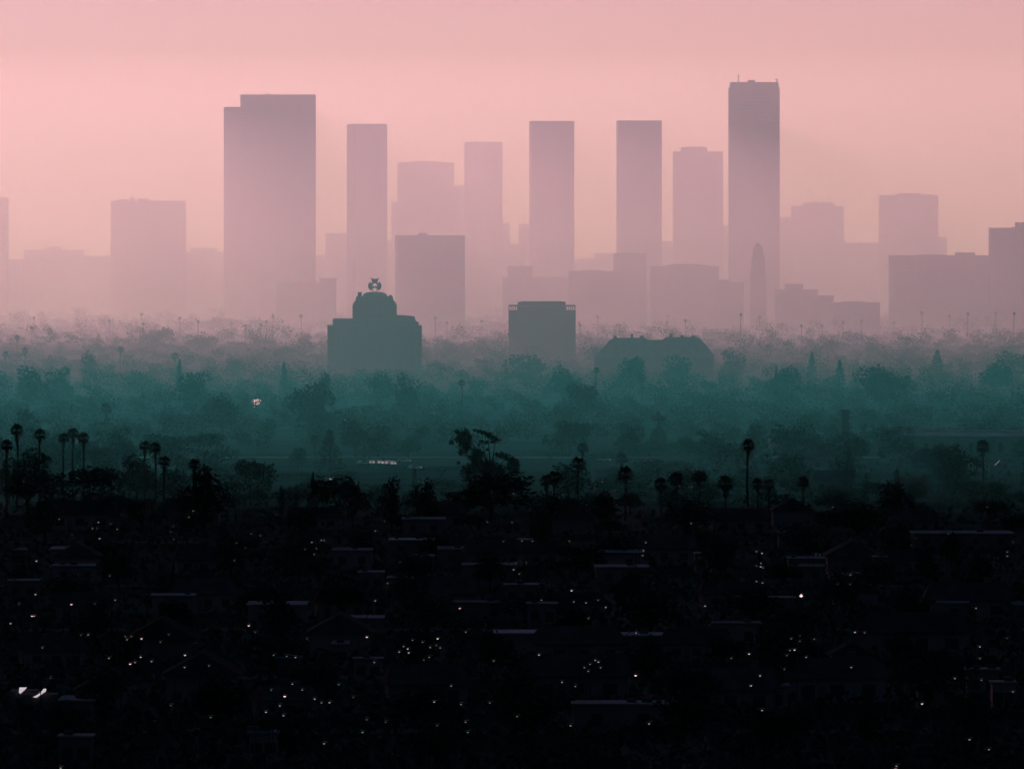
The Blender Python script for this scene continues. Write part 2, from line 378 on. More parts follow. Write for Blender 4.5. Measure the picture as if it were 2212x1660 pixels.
# mansion with the steep double roof
d = 4480; cx = wx(1413, d); L = lambda x: wx(x, d) - cx; Z = lambda y: wz(y, d)
t = thing('mansion', 'long mansion with steep twin hipped roofs and many chimneys above the tree line', 'mansion', (cx, d + 12, 0))
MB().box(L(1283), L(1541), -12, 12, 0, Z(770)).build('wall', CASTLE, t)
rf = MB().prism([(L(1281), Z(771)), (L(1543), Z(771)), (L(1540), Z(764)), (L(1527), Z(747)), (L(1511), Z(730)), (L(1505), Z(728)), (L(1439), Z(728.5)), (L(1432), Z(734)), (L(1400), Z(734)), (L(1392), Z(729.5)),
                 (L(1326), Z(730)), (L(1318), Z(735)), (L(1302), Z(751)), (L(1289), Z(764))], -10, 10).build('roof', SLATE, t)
for x, w, y in ((1329, 7, 725), (1365, 6, 720.5), (1386.5, 8, 725), (1449.5, 7, 720.5), (1474, 8, 724.5), (1497.5, 8, 724.5)):
    MB().box(L(x - w / 2), L(x + w / 2), -1.4, 1.4, Z(740), Z(y)).build('chimney', CASTLE, rf)
for x in (1345, 1420, 1490):
    MB().box(L(x - 3), L(x + 3), -12.2, -9.9, Z(768), Z(757), .2).build('dormer', CASTLE, rf)

# cupola with the wide hat shaped sign
d = 2900; cx = wx(1422, d); L = lambda x: wx(x, d) - cx; Z = lambda y: wz(y, d)
q = K * d / F
t = thing('cupola_building', 'dark domed building topped by a neck and a wide flat cap', 'domed building', (cx, d + 9, 0))
MB().box(-52 * q / 2, 52 * q / 2, -7, 7, 0, Z(966), 0, 0, 0).build('wall', WALLS[1], t)
MB().lathe([(42 * q / 2, Z(966)), (38 * q / 2, Z(950)), (34 * q / 2, Z(938)), (24 * q / 2, Z(929)), (9 * q / 2, Z(924))], 20).build('dome', ROOFS[2], t)
MB().lathe([(9 * q / 2, Z(924)), (6 * q / 2, Z(916)), (7 * q / 2, Z(908))], 10).build('neck', ROOFS[2], t)
MB().lathe([(15 * q / 2, Z(909)), (36 * q / 2, Z(906)), (36 * q / 2, Z(901)), (28 * q / 2, Z(898)), (9 * q / 2, Z(897)), (7 * q / 2, Z(890)), (2 * q / 2, Z(888))], 16, 0, 0, 1, .7).build('cap', ROOFS[2], t)

# ------------------------------------------------------------------ low buildings on the near plain
def flat_building(name, label, cat, x0, x1, y, h, depth, roof, wallm=None, group=None, d=None, plant=True, rz=0.0, coping=None):
    d = d or dist_for(y, h); X0, X1 = wx(x0, d), wx(x1, d); cx = (X0 + X1) / 2; w = X1 - X0
    t = thing(name, label, cat, (cx, d, 0), rz, group)
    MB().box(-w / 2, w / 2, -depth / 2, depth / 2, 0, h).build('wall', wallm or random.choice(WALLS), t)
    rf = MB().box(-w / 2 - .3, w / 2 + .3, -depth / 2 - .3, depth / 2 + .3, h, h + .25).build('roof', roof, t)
    if coping: MB().box(-w / 2 - .32, w / 2 + .32, depth / 2 - .35, depth / 2 + .32, h + .25, h + .8).build('coping', coping, rf)
    if plant:
        for k in range(random.choice((1, 1, 2))):
            px = random.uniform(-.4, .4) * w; s = random.uniform(.4, .8)
            MB().box(px - s, px + s, -s, s, h + .25, h + .25 + s * .8).build('roof_vent', ROOFS[2], rf)
    for k in range(max(2, int(w / 5))):
        px = -w / 2 + (k + .5) * w / max(2, int(w / 5))
        MB().box(px - .8, px + .8, -depth / 2 - .06, -depth / 2 + .1, h * .35, h * .72).build('window', GLASS, t)
    return t

strips = [(112, 206, 1184, 16, 1), (28, 56, 1186, 9, 0), (115, 217, 1221, 12, 0), (538, 662, 1303, 14, 0), (133, 206, 1509, 12, 0), (720, 803, 1187, 16, 0), (842, 936, 1165, 12, 1), (947, 1069, 1184, 18, 0),
          (894, 936, 1200, 9, 0), (999, 1115, 1219, 13, 0), (776, 828, 1235, 9, 0), (838, 891, 1247, 12, 0), (1118, 1169, 1165, 8, 1), (1275, 1384, 1191, 18, 0), (1286, 1398, 1223, 13, 0), (720, 828, 1333, 11, 0),
          (957, 1104, 1300, 9, 0), (1139, 1202, 1303, 9, 0), (1069, 1195, 1365, 12, 1), (1226, 1429, 1370, 11, 0), (720, 751, 1389, 12, 0), (765, 825, 1422, 6, 0), (1237, 1440, 1518, 9, 1), (1680, 1767, 1150, 12, 0),
          (1701, 1778, 1205, 12, 0), (1704, 1778, 1222, 12, 0), (1791, 1893, 1240, 12, 0), (1959, 2085, 1297, 20, 1), (2186, 2240, 1303, 16, 1), (1589, 1715, 1290, 6, 0), (1886, 1914, 1202, 5, 1), (2087, 2155, 1445, 5, 1),
          (1980, 2071, 1476, 6, 0), (2141, 2190, 1473, 6, 1), (1970, 2183, 1150, 18, 0), (130, 200, 1589, 6, 0), (20, 85, 1253, 8, 0), (1090, 1160, 1262, 9, 0), (330, 420, 1285, 9, 0), (1540, 1640, 1345, 9, 0),
          (1610, 1700, 1480, 8, 0), (600, 650, 1420, 8, 0), (870, 960, 1120, 14, 0), (1500, 1560, 1195, 10, 0), (540, 600, 1580, 7, 0)]
pos_words = []
def landmark(x):
    for a, b, s in ((-99, 240, 'the far edge palms'), (240, 483, 'the lone square block'), (483, 690, 'the widest tower'), (690, 920, 'the stepped apartment tower'), (920, 1120, 'the big open eucalyptus'),
                    (1120, 1290, 'the pergola block'), (1290, 1560, 'the mansion'), (1560, 1700, 'the tallest tower'), (1700, 1920, 'the stepped roof block'), (1920, 9999, 'the long slab block')):
        if a <= x < b: return s
def nth(n):
    return ['first', 'second', 'third', 'fourth', 'fifth', 'sixth', 'seventh', 'eighth', 'ninth', 'tenth', 'eleventh', 'twelfth'][n] if n < 12 else '%dth' % (n + 1)
order = sorted(range(len(strips)), key=lambda i: strips[i][2])
rank = {i: k for k, i in enumerate(order)}
by_lm = {}
for i in order: by_lm.setdefault(landmark((strips[i][0] + strips[i][1]) / 2), []).append(i)
for i, (a, b, y, dp, br) in enumerate(strips):
    lm = landmark((a + b) / 2); k = by_lm[lm].index(i)
    flat_building('flat_roofed_building', '%s flat roofed building, %s down the dark plain below %s' % ('paler' if br else 'dim', nth(k), lm), 'building',
                  a, b, y, random.uniform(3.4, 5), dp, ROOFS[1] if br else ROOFS[0], group='flat roofed buildings on the dark plain')
# the long warehouse
tw = flat_building('warehouse', 'long low warehouse with a bright roof line, below the dark tree clump', 'warehouse', 1943, 2260, 955, 8.2, 60, ROOFS[1], WALLS[1], d=2790, plant=False, coping=SHEET)
flat_building('office_building', 'dark boxy building standing against the end of the long warehouse', 'building', 1901, 1943, 940, 10.5, 22, ROOFS[2], WALLS[1], d=2760, plant=False)
flat_building('office_building', 'small dark square hut between the domed building and the warehouse', 'building', 1817, 1833, 930, 15.5, 7, ROOFS[2], WALLS[1], d=2850, plant=False)

# pitched roof houses
def house_proto():
    t = thing('house', 'x', 'house')
    MB().box(-5, 5, -4, 4, 0, 3.2).build('wall', WALLS[0], t)
    rf = MB().add([(-5.6, -4.6, 3.1), (5.6, -4.6, 3.1), (5.6, 4.6, 3.1), (-5.6, 4.6, 3.1), (-4.6, 0, 5.6), (4.6, 0, 5.6)],
                  [(0, 1, 5, 4), (2, 3, 4, 5), (1, 2, 5), (3, 0, 4), (0, 3, 2, 1)]).build('roof', TILE, t)
    MB().box(2, 2.8, .6, 1.4, 3.6, 6.3).build('chimney', WALLS[1], rf)
    for x in (-3, 0, 3.2):
        fr = MB().box(x - .7, x + .7, -4.06, -3.95, 1, 2.3).build('window', GLASS, t)
    MB().box(-1.9, -1.1, -4.08, -3.95, 0, 2.1).build('door', TRIM, t)
    return t
def copy_tree(o, parent=None):
    c = o.copy(); COL.objects.link(c); c.parent = parent
    for ch in list(o.children): copy_tree(ch, c)
    return c
hp = house_proto(); first = True; houses = []
for d in (1240, 1390, 1570, 1790, 2060, 2380, 2640, 2950):
    n = 8
    for k in range(n):
        hx = 60 + (k + random.uniform(.1, .9)) * 2090 / n
        if d > 2300 and (490 < hx < 1330 or 1370 < hx < 1470): continue
        houses.append((hx, d + random.uniform(-35, 35), random.choice((0, 1.57, .1, -.1, .2)), d))
rowword = {1240: 'first', 1390: 'second', 1570: 'third', 1790: 'fourth', 2060: 'fifth', 2380: 'sixth', 2640: 'seventh', 2950: 'eighth'}
cnt = {}
for x, d, rz, row in sorted(houses):
    o = hp if first else copy_tree(hp); first = False
    o.location = (wx(x, d), d, 0); o.rotation_euler.z = rz; s = random.uniform(.85, 1.4); o.scale = (s * random.uniform(.9, 1.3), s, s)
    cnt[row] = cnt.get(row, 0) + 1
    tag(o, 'tile roofed house, %s from the left in the %s house row from the bottom' % (nth(cnt[row] - 1), rowword[row]), 'house', 'tile roofed houses among the trees')

# gable house and two sheds; added glowing panels stand in for sunlit patches
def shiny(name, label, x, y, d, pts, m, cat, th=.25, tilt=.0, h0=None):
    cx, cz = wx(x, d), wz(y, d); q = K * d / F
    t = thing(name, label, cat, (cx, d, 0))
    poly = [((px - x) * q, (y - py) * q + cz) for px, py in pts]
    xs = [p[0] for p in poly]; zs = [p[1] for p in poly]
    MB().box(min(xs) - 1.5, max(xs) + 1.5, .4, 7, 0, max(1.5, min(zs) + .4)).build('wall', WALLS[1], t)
    MB().prism(poly, -th, 0).build('panel', m, t)  # on the gable and sheds an added glowing panel in place of sunlight
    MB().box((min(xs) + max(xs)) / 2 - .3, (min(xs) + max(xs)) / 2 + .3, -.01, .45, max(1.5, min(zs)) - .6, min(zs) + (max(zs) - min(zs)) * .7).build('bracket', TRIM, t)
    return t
GABLEGLOW = emit('gable_sun_patch_glow', (1, .72, .70), .75); ROOFGLOW = emit('roof_sun_patch_glow', (.9, .78, .80), .62)  # emission in place of sunlight on the gable and shed roofs
SUNLIT = mat('pale_metal', (.8, .8, .8), .4, .5, .3)
shiny('gable_house', 'house with a pinkish white gable made to glow as if sunlit among teal trees', 553, 868, 3800,
      [(542, 862), (556, 861), (564, 864), (561, 869), (556, 877), (552, 878), (545, 869)], GABLEGLOW, 'house')
shiny('glow_panel_shed', 'shed with a small tilted roof panel made to glow as if sunlit, beside the longer bright panel', 49, 1490, 1235, [(42, 1483), (58, 1483), (55, 1487), (44, 1497), (41, 1494)], ROOFGLOW, 'shed')
shiny('glow_panel_shed', 'shed with a long slanted roof panel made to glow as if sunlit', 87, 1497, 1225, [(71, 1504), (79, 1505), (99, 1492), (100, 1486), (94, 1486), (88, 1494), (79, 1500)], ROOFGLOW, 'shed')
shiny('sign_panel_hut', 'hut with a thin slanted pale strip, beside the palm before the warehouse', 2153, 997, 2560, [(2147, 1004), (2149, 1005), (2159, 995), (2157, 993)], SUNLIT, 'hut')

# ------------------------------------------------------------------ cars
def car_proto(m):
    t = thing('parked_car', 'x', 'car')
    MB().prism([(-2.2, .35), (2.2, .35), (2.25, .8), (1.3, .98), (.7, 1.42), (-1.2, 1.45), (-1.9, 1.0), (-2.25, .85)], -.88, .88).build('body', m, t)
    for y in (-.9, .9): MB().prism([(.6, 1.36), (1.15, 1.0), (-1.7, 1.0), (-1.15, 1.38)], y - .012, y + .012).build('side_window', GLASS, t)
    for x in (-1.35, 1.35):
        for y in (-.8, .8):
            w = MB(); w.lathe([(.32, -.1), (.32, .1)], 12); o = w.build('wheel', TYRE, t); o.rotation_euler = (math.pi / 2, 0, 0); o.location = (x, y, .33)
    for y in (-.62, .62): MB().box(2.2, 2.3, y - .26, y + .26, .55, .95).build('glint_headlight', CARGLINT, t)
    return t
CARGLINT = emit('car_glint_glow', (.9, .74, .72), .75)  # added headlight glow in place of sun glints on the cars
cp = car_proto(WHITE); first = True
cars = [(803.4, 993.5, 0), (817.7, 993.5, .1), (834.6, 994.5, -.1), (846, 995.5, .1), (718, 1028.5, 0), (745, 1028.5, .1), (1304, 988, 0), (1392, 990, 0), (872, 990, 0), (785, 995, .2), (895, 1005, .2), (1480, 1046, 0), (1290, 1048, 0)]
for i, (x, y, rz) in enumerate(cars):
    o = cp if first else copy_tree(cp); first = False
    d = dist_for(y, 1.3); o.location = (wx(x, d), d, 0); o.rotation_euler.z = rz * 3 - (math.pi / 2 if i < 6 else 0)
    place = 'in the row beyond the slim cypresses' if i < 4 else 'in the pair below the cone tree' if i < 6 else 'scattered along the teal clearing'
    n = i if i < 4 else i - 4 if i < 6 else i - 6
    tag(o, 'white car, %s, %s of them' % (place, nth(n)), 'car', 'white cars parked on the far clearing')

# ------------------------------------------------------------------ added lamps standing in for sun glints
def glint_lamp_meshes(h):
    p = MB().tube([(0, 0, 0), (0, 0, h * .6), (0, 0, h)], [.09, .07, .05], 6); p.tube([(0, 0, h - .1), (.5, 0, h + .35), (1.2, 0, h + .4)], .05, 5)
    return p.mesh('glint_lamp_pole', GLINT_POLEM)
GLINT_POLE = {h: glint_lamp_meshes(h) for h in (7.0, 9.0)}
GLINT_HOODM = MB().box(.95, 1.9, -.3, .3, .3, .5, .06).mesh('glint_lamp_hood', GLINT_POLEM)
GLINT_BULBS = {}
def glint_bulb(kind, s, r):
    key = (kind, round(s, 1), round(r, 2))
    if key not in GLINT_BULBS:
        GLINT_BULBS[key] = MB().lathe([(r * .3, -r * .9), (r * .8, -r * .55), (r, 0), (r * .8, r * .5), (r * .3, r * .72)], 10).mesh('glint_bulb', glint_mat(kind, s))
    return GLINT_BULBS[key]
D5 = [(365,113,.5),(607,132,.7),(570,170,.5),(598,170,.3),(615,232,.9),(723,175,.5),(684,143,.3),(445,208,.3),(224,370,1),(218,576,.8),(116,637,.3),(440,637,1.4),(64,755,.8),(196,709,1.3),(210,709,.8),(711,611,.5),(585,635,.3),(677,462,.4),
 (1193,62,.5),(1166,100,.5),(1072,237,.4),(1070,157,.3),(1054,193,.3),(1460,260,.4),(1551,203,.4),(1608,214,.4),(1515,292,.3),(1447,368,.4),(1926,255,.7),(1985,242,.6),(2003,244,.4),(1953,293,.5),(1940,330,.4),(1905,288,.3),(1883,300,.3),
 (1536,768,1.3),(543,825,.6),(498,827,.3),(783,854,-.6),(810,836,.4),(774,836,.4),(873,848,1.3),(868,962,.9),(803,1004,1.3),(833,995,.6),(935,988,.6),(672,969,.6),(1142,950,1.2),(1139,1025,.6),(1290,1016,.4),(990,870,-.4),(1758,1203,1.6),
 (1642,1300,.7),(1728,1262,.5),(1750,1322,.5),(1943,1220,.7),(2035,1242,.7),(1985,1243,.4),(1805,1128,.5),(1866,1164,.4),(1300,1333,-.5),(373,1645,.5),(2001,1495,.5),(1054,1260,.3),(311,1090,-.3),(1042,824,.3),(1895,850,.3),(1675,1164,-.4),
 (260,905,-.4),(1575,808,-.4),(1690,950,-.5),(1770,957,.4),(1825,963,.5)]
D6 = [(1103,132,.7),(259,185,.5),(316,126,.3),(1930,257,.5),(1916,306,.6),(1911,336,.5),(1113,424,.7),(1148,450,.4),(1192,380,.3),(1160,380,-.3),(1126,381,.3),(258,615,.7),(780,661,1.2),(1285,611,.5),(1471,552,1.1),(206,838,1.3),(335,507,.5),
 (644,848,1.1),(459,911,.8),(465,935,.8),(406,930,.6),(433,896,-.5),(597,902,-.6),(659,905,-.6),(488,858,.4),(550,870,.4),(634,890,-.4),(591,963,.4),(558,981,-.4),(818,808,.5),(990,986,.6),(1270,948,.8),(1617,981,.5),(1637,992,.7),(1585,1006,.4),
 (1650,1027,.4),(1550,1027,.4),(1574,1049,-.5),(1867,1075,1.6),(1412,1116,.5),(1869,812,.6),(1682,655,.7),(1635,612,.4),(1575,724,.4),(622,1238,.7),(788,1253,.4),(966,1244,.4),(1135,1328,.4),(1464,1384,.6),(1950,1372,.6),(816,1362,.4),
 (830,1425,-.5),(32,1131,-.5),(122,1210,.3),(322,1362,.3),(727,1139,-.6),(252,994,-.6),(1485,622,.5),(1560,628,.5),(1494,1142,-.5),(179,1425,-.7),(410,380,-.3),(1165,247,.5),(1230,248,.5),(1457,248,.4),(1050,250,.4),(1305,160,-.5),(205,1347,.3),(640,1385,.3)]
D7 = [(406,312,.6),(440,323,.9),(432,405,.9),(404,400,.5),(434,384,.5),(447,412,.4),(406,496,.5),(443,505,.6),(682,584,3),(88,647,.8),(641,917,1.1),(613,920,.6),(593,952,-.4),(660,885,.4),(673,864,.4),(621,848,-.5),(713,962,.5),(762,852,.4),
 (676,832,.3),(360,942,1),(428,1077,.7),(370,1138,1.1),(440,1290,.7),(1014,808,.8),(1074,812,.4),(991,1025,.6),(986,455,.6),(1786,898,.7),(1786,971,.4),(1762,662,.6),(1429,1249,1.1),(1722,1470,.7),(1842,1531,.6),(1270,1633,.6),(1265,1652,1.4),
 (1632,1094,.6),(1795,1103,.4),(878,38,.6),(1833,38,.4),(1590,202,.5),(1956,340,.5),(1956,315,.4),(1990,255,.3),(1390,230,.3),(985,515,-.4),(908,514,-.3),(250,970,.4),(578,1037,-.4),(772,330,.3),(797,332,.3),(1990,1175,-.6),(1955,846,.3)]
dots = [(.3494 * X, 1079.6 + .3494 * Y, b) for X, Y, b in D5] + [(719.7 + .3494 * X, 1079.6 + .3494 * Y, b) for X, Y, b in D6] + [(1491.2 + .3494 * X, 1079.6 + .3494 * Y, b) for X, Y, b in D7]
dots += [(1052, 1125, .5), (1108, 1064, .5), (1492, 1128, .5), (549, 877, .8), (744, 905, .6), (350, 907, .7), (1300, 1038, .6)]
GLINTLIST = []
for x, y, b in dots:
    GLINTLIST.append([x, y, b, random.choice((7.0, 9.0))])
bandn = {}
for x, y, b, h in sorted(GLINTLIST):
    k = int((y - 860) // 70)
    bandn[k] = bandn.get(k, 0) + 1
    lab = ('faint greenish' if b < 0 else 'faint white' if b < .45 else 'small white' if b < .85 else 'bright pinkish' if b > 1.15 else 'bright white')
    d = dist_for(y, h + .3)
    t = thing('glint_lamp', '%s stand-in glint lamp, %s from the left in light row %d from the bottom' % (lab, nth(bandn[k] - 1), 11 - k), 'street lamp',
              (wx(x, d) - 1.4, d, 0), 0, 'street lamps added as sun glints on the dark plain')
    link('glint_lamp_pole', GLINT_POLE[h], t); hd = link('glint_lamp_hood', GLINT_HOODM, t, (0, 0, h - .1))
    s = abs(b); kind = 'g' if b < 0 else 'p' if b > 1.15 else 'w'
    r = .115 + .075 * min(s, 3) * (d / 1500)
    link('glint_bulb', glint_bulb(kind, .03 + .60 * min(s, 1.8) ** 1.4, round(r, 2)), hd, (1.43, 0, .3))

# ------------------------------------------------------------------ vegetation
def broad_variant(k):
    """unit broadleaf crown: about 1 wide, base at 0, top at 1"""
    n = random.randint(7, 13); lobes = []
    style = k % 5
    for i in range(n):
        a = random.uniform(0, 6.28); r = random.uniform(.05, .34)
        z = random.uniform(.35, .86) if style != 1 else random.uniform(.25, .9)
        r *= {0: 1, 1: .7, 2: 1.15, 3: 1, 4: .9}[style] * (1.25 - abs(z - .55))
        q = random.uniform(.12, .24)
        lobes.append((math.cos(a) * r, math.sin(a) * r, z, q * 1.1, q * 1.1, q * (.8 if style == 2 else 1)))
    lobes.append((0, 0, .55, .26, .26, .26))
    me = quads_mesh('crown', LEAF, lobes_points(lobes, 1500), .034)
    tr = MB().tube([(0, 0, 0), (.01, 0, .2), (-.01, .01, .45)], [.032, .024, .016], 7)
    for i in range(4):
        l = random.choice(lobes); tr.tube([(0, 0, .2), (l[0] * .5, l[1] * .5, .2 + (l[2] - .2) * .6), (l[0], l[1], l[2])], [.016, .010, .004], 5)
    return me, tr.mesh('trunk', BARK), lobes
BR = [broad_variant(k) for k in range(10)]
def cone_variant(k):
    pts = []; sizes = []
    for i in range(900):
        z = random.uniform(.08, 1); tier = .75 + .25 * abs(math.sin(z * 22 + k)); R = (1 - z) ** .85 * .22 * tier + .012
        a = random.uniform(0, 6.28); r = R * random.uniform(.35, 1.1); pts.append((r * math.cos(a), r * math.sin(a), z - r * .25))
    me = quads_mesh('crown', NEED, pts, .022)
    return me, MB().tube([(0, 0, 0), (0, 0, .9)], [.018, .004], 6).mesh('trunk', BARK)
CN = [cone_variant(k) for k in range(3)]
def column_variant(k):
    pts = []
    for i in range(900):
        z = random.uniform(.03, 1); R = .085 * math.sin(min(1, z * 1.5 + .35) * 1.57) * (1 - max(0, z - .6) ** 2 * 5.6) + .004
        a = random.uniform(0, 6.28); r = R * random.uniform(.5, 1.08); pts.append((r * math.cos(a), r * math.sin(a), z))
    return quads_mesh('crown', NEED, pts, .016), MB().tube([(0, 0, 0), (0, 0, .5)], [.015, .006], 6).mesh('trunk', BARK)
CO = [column_variant(k) for k in range(2)]
def palm_crown(k):
    """unit fan palm head, radius 1, centred at 0"""
    v = []; f = []
    nf = 34
    for i in range(nf):
        az = i * 2.39996 + random.uniform(-.2, .2); el = math.asin(max(-.85, min(.98, -.62 + 1.6 * (i + .5) / nf)))
        D = Vector((math.cos(az) * math.cos(el), math.sin(az) * math.cos(el), math.sin(el)))
        side = D.cross(Vector((0, 0, 1)));  side = side.normalized() if side.length > .01 else Vector((1, 0, 0)); upv = side.cross(D).normalized()
        pet = D * .42; wdt = .02; n0 = len(v)
        v += [side * wdt, -side * wdt, pet - side * wdt, pet + side * wdt]; f.append((n0, n0 + 1, n0 + 2, n0 + 3))
        L = random.uniform(.5, .66); nb = 9
        for b in range(nb):
            th = (b / (nb - 1) - .5) * 2.5
            dr = (D * math.cos(th) + side * math.sin(th)).normalized(); nm = dr.cross(upv)
            l = L * (1 - .25 * abs(th) / 1.25); tip = pet + dr * l - Vector((0, 0, .10 * l + .05)) + upv * random.uniform(-.04, .04)
            mid = pet + dr * l * .55; w = .055; n1 = len(v)
            v += [pet, mid + nm * w, tip, mid - nm * w]; f.append((n1, n1 + 1, n1 + 2, n1 + 3))
    me = bpy.data.meshes.new('crown'); me.from_pydata([tuple(p) for p in v], [], f); me.update(); me.materials.append(PALM)
    sp = []
    for i in range(170):
        z = -random.uniform(.15, 1.15); r = .36 * (1 - (abs(z + .35)) * .55) * random.uniform(.5, 1.1); a = random.uniform(0, 6.28); sp.append((r * math.cos(a), r * math.sin(a), z))
    return me, quads_mesh('dry_skirt', DRYP, sp, .12, aspect=.5)
PC = [palm_crown(k) for k in range(5)]
def palm_trunk(b):
    m = MB(); rings = [(0, 0, 0, 1.25), (b * .3, 0, .15, .9), (b, b * .3, .5, .82), (b * .8, 0, .8, .78), (0, 0, 1, .75)]
    for x, y, z, r in rings: m.v += [(x + r * math.cos(k * .8976), y + r * math.sin(k * .8976), z) for k in range(7)]
    for j in range(len(rings) - 1): m.f += [(j * 7 + k, j * 7 + (k + 1) % 7, j * 7 + 7 + (k + 1) % 7, j * 7 + 7 + k) for k in range(7)]
    return m.mesh('trunk', BARK)
PT = [palm_trunk(b) for b in (.3, -.5, 1.0)]

def palm(x, y, rpx, d, label, group='tall fan palms', skirt=True):
    if 700 < y < 830: d = (H - random.uniform(14, 18)) / drop(y)
    Z = wz(y, d); r = max(1.3, rpx * K * d / F) * (1.32 if skirt else 1.1)
    h = max(6, Z)
    t = thing('palm_tree', label, 'palm tree', (wx(x, d), d, 0), random.uniform(0, 6.28), group)
    k = random.randrange(5)
    tr = link('trunk', PT[k % 3], t); tw_ = .20 + .008 * h; tr.scale = (tw_, tw_, h - r * .2)
    c = link('crown', PC[k][0], t, (0, 0, h)); c.scale = (r, r, r * random.uniform(.95, 1.15))
    if skirt: s = link('dry_skirt', PC[k][1], t, (0, 0, h)); s.scale = (r * .95, r * .95, r * random.uniform(.7, 1.3))
    return t
PALMS = [(36,929,14,2200,'beside the round leafy crown near the edge'),(86,939,13,2200,'second palm beside the round leafy crown'),(15,962,13,2150,'short palm at the very edge'),
 (137,946,12,2230,'shortest of the trio of palms'),(158,936,13,2250,'middle palm of the trio'),(180,946,12.5,2220,'outer palm of the trio, next to the gap'),
 (312,962,12,2200,'first of the three clustered palms over the dark bush'),(335,967,12.5,2180,'middle of the three clustered palms over the dark bush'),(355,996,13,2130,'lowest of the three clustered palms'),
 (1616,962,14,2130,'lone tall slender palm clear of the others, star shaped head'),(1249,1001,16,2180,'leaning palm with a heavy rounded head'),(1258,967,12,2450,'hazier palm behind the leaning palm'),
 (1350,1024,17,2120,'thick palm with a long hanging skirt'),(1342,990,13,2500,'hazier palm behind the thick skirted palm'),(1197,1031,15,2150,'taller of two merged palms before the leaning palm'),(1180,1038,14,2120,'lower of two merged palms before the leaning palm'),
 (1427,1046,15,2100,'low palm, first of the row after the skirted palm'),(1461,1036,16,2130,'spiky palm, second of the row after the skirted palm'),(1511,1030,16,2150,'dark palm, third of the row after the skirted palm'),
 (1567,1044,18,2120,'broad palm under the lone slender palm'),(1636,1046,13,2120,'first of two squat palms past the slender palm'),(1661,1046,13,2110,'second of two squat palms past the slender palm'),
 (1735,1042,14,2120,'single dark palm before the wooded slope'),(2122,965,15,2280,'palm standing before the long warehouse'),
 (229,882,12,3050,'lone palm against the teal woods above the trio'),(997,827,8,4500,'thin palm before the stepped apartment tower side'),(1386,814,9,4450,'neat palm below the mansion roof'),
 (1200,833,9,4500,'round headed palm below the pergola block'),(1167,870,9,4200,'low palm left of the round shrubby tree'),(858,881,10,3750,'dark palm in the teal woods below the apartment tower'),
 (1013,884,11,3550,'bushy palm above the big open eucalyptus'),(1958,821,10,4350,'short palm under the open crowned tree'),(816,945,12,2950,'lower palm in the pair beyond the parked cars'),(832,938,12,2950,'taller palm in the pair beyond the parked cars'),
 (905,941,12,2900,'first of two rounded palms beyond the clearing'),(918,938,12,2950,'second of two rounded palms beyond the clearing'),(54,757,7,5200,'small hazy palm by the edge above the woods'),(260,755,7,5350,'small hazy palm beside the tufted tree'),
 (12,765,7,5200,'tiny palm at the edge above the woods'),(378,769,8,4900,'hazy palm above the pointed tree'),(37,729,6,6300,'faint high palm near the edge'),(1288,800,7,4900,'little palm under the mansion end'),
 (1350,777,6,5400,'small palm in front of the mansion wall'),(680,955,12,2800,'ragged palm by the cone bush'),(738,945,9,3000,'thin palm beside the dark cone tree'),(1560,850,8,4200,'hazy palm under the feathery tree'),
 (420,1003,14,2080,'low black palm by the bushy black tree'),(530,905,10,3500,'dark tuft palm among the teal trees')]
for x, y, r_, d, l in PALMS: palm(x, y, r_, d, 'fan palm, ' + l, 'tall fan palms')
fp = []
for i in range(20):
    x = random.uniform(0, 2211); fp.append((x, random.uniform(678, 712), random.uniform(3.5, 5), random.uniform(6300, 7200)))
for x in (236, 310, 388, 500, 575, 590, 610, 650, 940, 965, 1040, 1250, 1290, 1440, 1480, 1600, 1640, 1820, 1860, 1930, 1990, 2050, 2090, 2150, 2190):
    fp.append((x, random.uniform(676, 700), 4.5, random.uniform(6300, 6900)))
for i, (x, y, r_, d) in enumerate(sorted(fp)):
    palm(x, y, r_, d, 'tiny faint palm in rosy haze, %s of the faint palms from the left' % nth(i), 'tiny faint palms in the haze', skirt=False)

def tree(mesh, name, cat, x, d, h, w, label, group, crown_sink=0.0):
    t = thing(name, label, cat, (wx(x, d), d, 0), random.uniform(0, 6.28), group)
    t.scale = (w, w, h)
    link('crown', mesh[0], t); link('trunk', mesh[1], t)
    return t
def tree_to(mesh, name, cat, x, ytop, d, wpx, label, group=None):
    if 3700 < d < 7600: d = (H - (random.uniform(12.5, 15) if d > 5300 else random.uniform(19, 22))) / drop(ytop)
    h = max(3, wz(ytop, d)); w = wpx * K * d / F
    return tree(mesh, name, cat, x, d, h, w, label, group)

